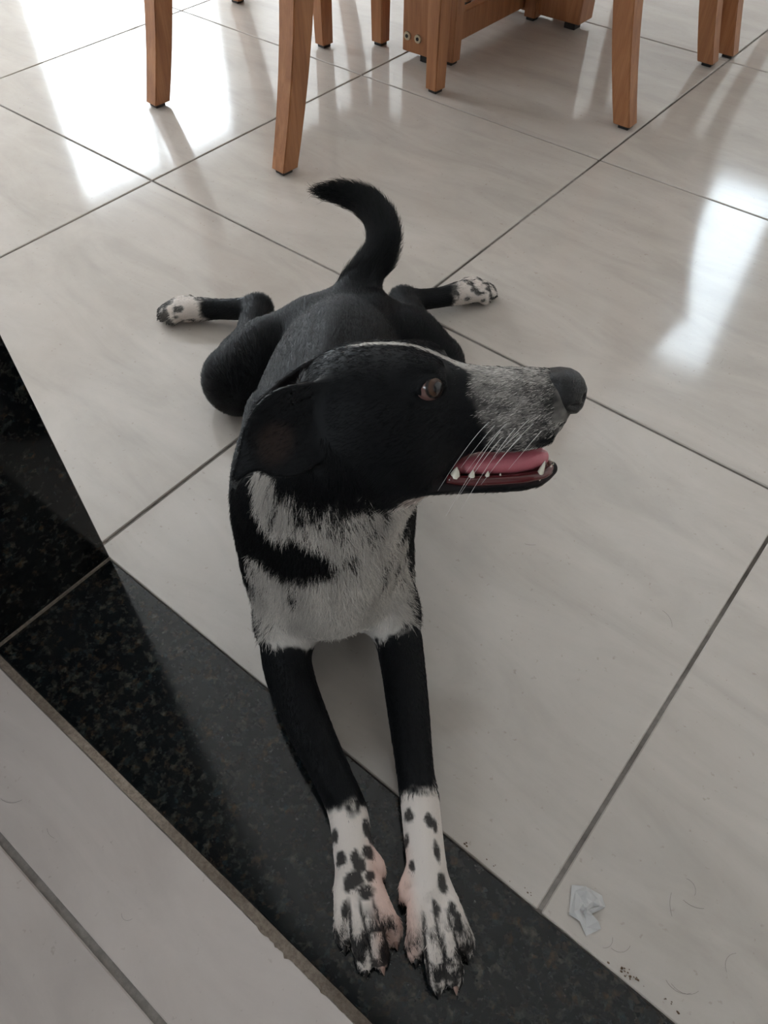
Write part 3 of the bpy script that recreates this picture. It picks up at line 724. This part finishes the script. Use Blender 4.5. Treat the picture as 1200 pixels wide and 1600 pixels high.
# --- nose, tongue
MAIN_PRIMS = PRIMS
def sub_mesh(name, mat, h=.0009, smooth=1):
    lo = np.min([p[2] for p in PRIMS if p[5] == 'add'], 0)-.004; hi = np.max([p[3] for p in PRIMS if p[5] == 'add'], 0)+.004
    V, Q = surface_nets(run_field(PRIMS, lo, hi, h), lo, h, smooth)
    return obj(name, np_mesh(name, V, Q), mat, dog, smooth=True)
def bumpy(name, col, rough, sc, st, coatw=0.0, spec=.5):
    n = NT(name); tc = n.add('ShaderNodeTexCoord'); vo = n.add('ShaderNodeTexVoronoi', i_Scale=sc); n.link(tc.outputs['Object'], vo.inputs['Vector'])
    bp = n.add('ShaderNodeBump', i_Strength=st, i_Distance=.0006); n.link(vo.outputs['Distance'], bp.inputs['Height']); n.link(bp.outputs[0], n.b.inputs['Normal'])
    n.b.inputs['Base Color'].default_value = (*col, 1); n.b.inputs['Roughness'].default_value = rough; n.b.inputs['Coat Weight'].default_value = coatw; n.b.inputs['Specular IOR Level'].default_value = spec; return n.m
PRIMS = []
loft('nose', [(86, 9, -6, 11), (92, 11.5, -12, 14), (100, 12.5, -19, 16), (108, 11.5, -23, 16), (114, 8.5, -23, 13.5), (118, 4, -19, 10), (120.5, -2, -11, 5)], .004, 2.5)
for s in (1, -1):
    hell('nostril', (119, s*7.5, -8), (5, 3.6, 4.2), .003, 'sub'); hell('nostril', (113, s*14.5, -13), (6.5, 3.2, 2.6), .003, 'sub')
hell('philtrum', (121, 0, -16), (4, .9, 9), .002, 'sub')
sub_mesh('nose', bumpy('nose_leather', (.005, .005, .006), .42, 900, .5))
PRIMS = []
loft('tongue', [(18, -64, -75, 11), (35, -61, -76, 13.5), (52, -58, -76, 13), (70, -56, -75, 12.5), (84, -54.5, -72, 11), (92, -55, -68, 7.5), (96, -58, -66, 4)], .004, 2.2)
hell('groove', (60, 0, -54), (40, 1.6, 3.4), .003, 'sub')
sub_mesh('tongue', bumpy('wet_pink', (.46, .125, .15), .28, 1200, .35, .4))
PRIMS = MAIN_PRIMS

# --- teeth and claws
MAT_GUM = plain('wet_gum', (.085, .012, .014), .22, Coat_Weight=.5)
gp = [(14, 21, -72), (30, 20, -74.5), (50, 17.8, -75), (70, 15.4, -74.5), (84, 13.2, -73.5), (93, 9.5, -72.5), (98, 4, -71.5)]
gp = [h2d(p) for p in crom(gp, 4)]+[h2d(p) for p in crom([(x, -y, z) for x, y, z in gp[::-1]], 4)]
obj('gum', tube_mesh('gum', gp, [.0042]*len(gp), 10), MAT_GUM, dog, smooth=True)
MAT_TOOTH = plain('ivory', (.72, .67, .56), .25)
def cone_part(name, base, tip, r, mat, bend=(0, 0, 0), seg=10, flat=None):
    b, t, be = np.array(base, float), np.array(tip, float), np.array(bend, float)
    P = [b+(t-b)*s+be*(1-(2*s-1)**2) for s in (0, .25, .5, .75, .92, 1)]
    return obj(name, tube_mesh(name, P, [r, r*.93, r*.74, r*.46, r*.2, r*.05], seg), mat, dog, smooth=True)
for s in (1, -1):
    for base, tip, r in [((88, 12.0, -76), (92, 13.5, -59), 3.2), ((57, 15.5, -76), (57, 16.5, -69), 2.2), ((46, 17.0, -76), (47, 17.5, -66.5), 2.9), ((33, 18.5, -76), (35, 19.0, -65), 3.8), ((20, 19.5, -74), (22, 20.0, -62), 5.0), ((97, 5.5, -72), (99, 6, -66), 1.7), ((99.5, 2, -72), (101, 2.1, -66.5), 1.6)]:
        f = lambda p: h2d((p[0], s*p[1], p[2]))
        cone_part('tooth', f(base), f(tip), r/1000, MAT_TOOTH)
MAT_CLAW = plain('dark_horn', (.018, .015, .014), .3); MAT_CLAW2 = plain('pale_horn', (.33, .21, .17), .35)
for s in (-1, 1):
    for q, (a, b) in enumerate(FT[s]):
        d = np.array((b[0]-a[0], b[1]-a[1])); d /= np.linalg.norm(d)
        pale = (s, q) in ((-1, 2), (-1, 3), (1, 2))
        cone_part('claw', (b[0]+d[0]*.002, b[1]+d[1]*.002, .0125), (b[0]+d[0]*.0085, b[1]+d[1]*.0085, .0030), .0024, MAT_CLAW2 if pale else MAT_CLAW, (0, 0, .0022))
    for (a, b) in HT[s]:
        d = np.array((b[0]-a[0], b[1]-a[1])); d /= np.linalg.norm(d)
        cone_part('claw', (b[0]+d[0]*.003, b[1]+d[1]*.003, .012), (b[0]+d[0]*.011, b[1]+d[1]*.011, .0035), .0024, MAT_CLAW, (0, 0, .002))
cone_part('claw', (.811, -.0135, .021), (.820, -.0115, .014), .0026, MAT_CLAW, (.001, 0, .001)); cone_part('claw', (.833, .0022, .020), (.842, .0005, .013), .0026, MAT_CLAW, (.001, 0, .001))

# --- eyes
def eye_material():
    n = NT('brown_eye'); tc = n.add('ShaderNodeTexCoord'); sp = n.add('ShaderNodeSeparateXYZ'); n.link(tc.outputs['Object'], sp.inputs[0])
    cb = n.add('ShaderNodeCombineXYZ'); n.link(sp.outputs[0], cb.inputs[0]); n.link(sp.outputs[1], cb.inputs[1])
    ln = n.add('ShaderNodeVectorMath', operation='LENGTH'); n.link(cb.outputs[0], ln.inputs[0])
    mr = n.add('ShaderNodeMapRange', i_2=EYE_R/1000); n.link(ln.outputs['Value'], mr.inputs[0])
    r = n.ramp(mr.outputs[0], [(.0, (.004, .004, .006)), (.34, (.004, .004, .006)), (.40, (.035, .015, .008)), (.60, (.065, .028, .014)), (.69, (.010, .006, .005)), (.77, (.010, .006, .005)), (.82, (.16, .085, .072)), (1, (.17, .09, .08))])
    fr_ = n.add('ShaderNodeMath', operation='GREATER_THAN'); n.link(sp.outputs[2], fr_.inputs[0]); fr_.inputs[1].default_value = 0
    n.link(n.mix(fr_.outputs[0], (.42, .28, .25), r.outputs[0]), n.b.inputs['Base Color'])
    n.b.inputs['Roughness'].default_value = .25; n.b.inputs['Coat Weight'].default_value = .5; n.b.inputs['Specular IOR Level'].default_value = .3; n.b.inputs['Coat Roughness'].default_value = .03; return n.m
MAT_EYE = eye_material()
for s in (1, -1):
    bm = bmesh.new(); bmesh.ops.create_uvsphere(bm, u_segments=40, v_segments=24, radius=EYE_R/1000)
    for vv in bm.verts:                                   # corneal bulge
        rr = math.hypot(vv.co.x, vv.co.y)/(EYE_R/1000)
        if vv.co.z > 0 and rr < .66: vv.co.z += .0011*(1-(rr/.66)**2)
    e = obj('eye', bm_mesh(bm, 'eye'), MAT_EYE, dog, smooth=True)
    gz = Vector(list((.62*HX+s*.76*HY+.20*HZ)))
    e.rotation_euler = gz.to_track_quat('Z', 'Y').to_euler(); e.location = h2d(EYE[s])

# --- whiskers
MAT_WHISK = plain('white_whisker', (.75, .74, .72), .35)
wk = random.Random(5)
for s in (1, -1):
    for k in range(11):
        x = 46+4.2*k*.9+wk.uniform(-2, 2); zz = -22-2.2*(k % 4)*1.6+wk.uniform(-2, 2); y0 = 22.5
        L_ = wk.uniform(26, 52)*(1.2 if k < 6 else .75)
        p0 = np.array((x, s*y0, zz)); dv = np.array((-.55-.05*k+.045*k, s*.62, -.30+wk.uniform(-.12, .1)))
        P = [h2d(p0+dv*L_*t+np.array((-9*t*t, 0, -L_*.55*t*t))) for t in np.linspace(0, 1, 8)]
        obj('whisker', tube_mesh('whisker', P, list(np.linspace(.00028, .00006, 8)), 5), MAT_WHISK, dog, smooth=True)

# ------------------------------------------------------------------ small things on the floor
def paper_material():
    n = NT('thin_tissue'); tc = n.add('ShaderNodeTexCoord'); n1 = n.add('ShaderNodeTexNoise', i_Scale=90.0, i_Detail=4.0); n.link(tc.outputs['Object'], n1.inputs['Vector'])
    bp = n.add('ShaderNodeBump', i_Strength=.5, i_Distance=.001); n.link(n1.outputs['Fac'], bp.inputs['Height']); n.link(bp.outputs[0], n.b.inputs['Normal'])
    n.b.inputs['Base Color'].default_value = (.50, .485, .475, 1); n.b.inputs['Roughness'].default_value = .85; return n.m
outline = [(1.2111, -.5505), (1.2213, -.5440), (1.2356, -.5415), (1.2421, -.5478), (1.2344, -.5616), (1.2473, -.5648), (1.2403, -.5773), (1.2306, -.5710), (1.2211, -.5720)]
cx_, cy_ = 1.2290, -.5580
bm = bmesh.new(); rngp = random.Random(3)
rings = []
for f_ in (1.0, .72, .42, .15):
    ring = []
    for (x, y) in outline:
        z = .0006+(.0045*rngp.random()**1.5 if f_ < 1 else .0016*rngp.random())
        ring.append(bm.verts.new((x*f_+cx_*(1-f_), y*f_+cy_*(1-f_), z)))
    rings.append(ring)
n_ = len(outline)
for a, b in zip(rings[:-1], rings[1:]):
    for k in range(n_): bm.faces.new((a[k], a[(k+1) % n_], b[(k+1) % n_], b[k]))
bm.faces.new(rings[-1])
bmesh.ops.triangulate(bm, faces=bm.faces[:])
r_ = bmesh.ops.solidify(bm, geom=bm.faces[:], thickness=.0003)
for v_ in bm.verts: v_.co.z = max(v_.co.z, .0002)
ps = obj('paper_scrap', bm_mesh(bm, 'paper_scrap'), paper_material())
tag(ps, 'crumpled scrap of thin white tissue on the tile beside the black threshold', 'paper')
MAT_HAIR = plain('loose_dark_hair', (.03, .027, .025), .5)
spots_h = [(1.2582, -.5639), (1.2978, -.4908), (1.3085, -.4949), (1.2898, -.5177), (1.3432, -.5096), (1.3111, -.5633), (1.3265, -.5591), (1.261, -.5716), (.7796, -.8093), (.8309, -.8109), (.926, -.8116), (1.0249, .1978), (1.1649, -.2588), (.9817, -.2657)]
for x, y in spots_h:
    a = rngp.uniform(0, 6.28); c = rngp.uniform(-2.2, 2.2); L_ = rngp.uniform(.012, .024); P = [(x, y, .0004)]
    for k in range(7):
        a += c/7; P.append((P[-1][0]+math.cos(a)*L_/7, P[-1][1]+math.sin(a)*L_/7, .0004))
    o = obj('loose_hair', tube_mesh('loose_hair', P, [.00010]*8, 4), MAT_HAIR)
    lab = 'short dark loose hair on the kitchen tiles across the threshold' if y < -.7 else ('short dark loose hair on the tile near the tissue scrap' if x > 1.2 else 'short dark loose hair on the tiles beside the dog')
    tag(o, lab, 'hair', 'loose hairs on the floor tiles')
bm = bmesh.new()
for (x, y, n_c, s_) in [(1.2788, -.5826, 7, .004), (1.2835, -.5805, 7, .004), (1.289, -.580, 6, .004), (1.316, -.5777, 4, .003), (1.3222, -.5792, 4, .003), (1.1828, -.5813, 4, .006), (1.1535, -.5821, 4, .006), (1.1156, -.5822, 3, .006)]:
    for k in range(n_c):
        r = bmesh.ops.create_icosphere(bm, subdivisions=1, radius=rngp.uniform(.0003, .0009))
        o_ = Vector((x+rngp.gauss(0, s_), y+abs(rngp.gauss(0, .0018)), .0004))
        for v_ in r['verts']: v_.co = Vector((v_.co.x*1.5, v_.co.y, v_.co.z*.6))+o_
cr = obj('dirt_crumbs', bm_mesh(bm, 'dirt_crumbs'), plain('brown_dirt', (.12, .075, .045), .9))
tag(cr, 'tiny brown dirt crumbs along the edge of the black threshold', 'dirt', kind='stuff')
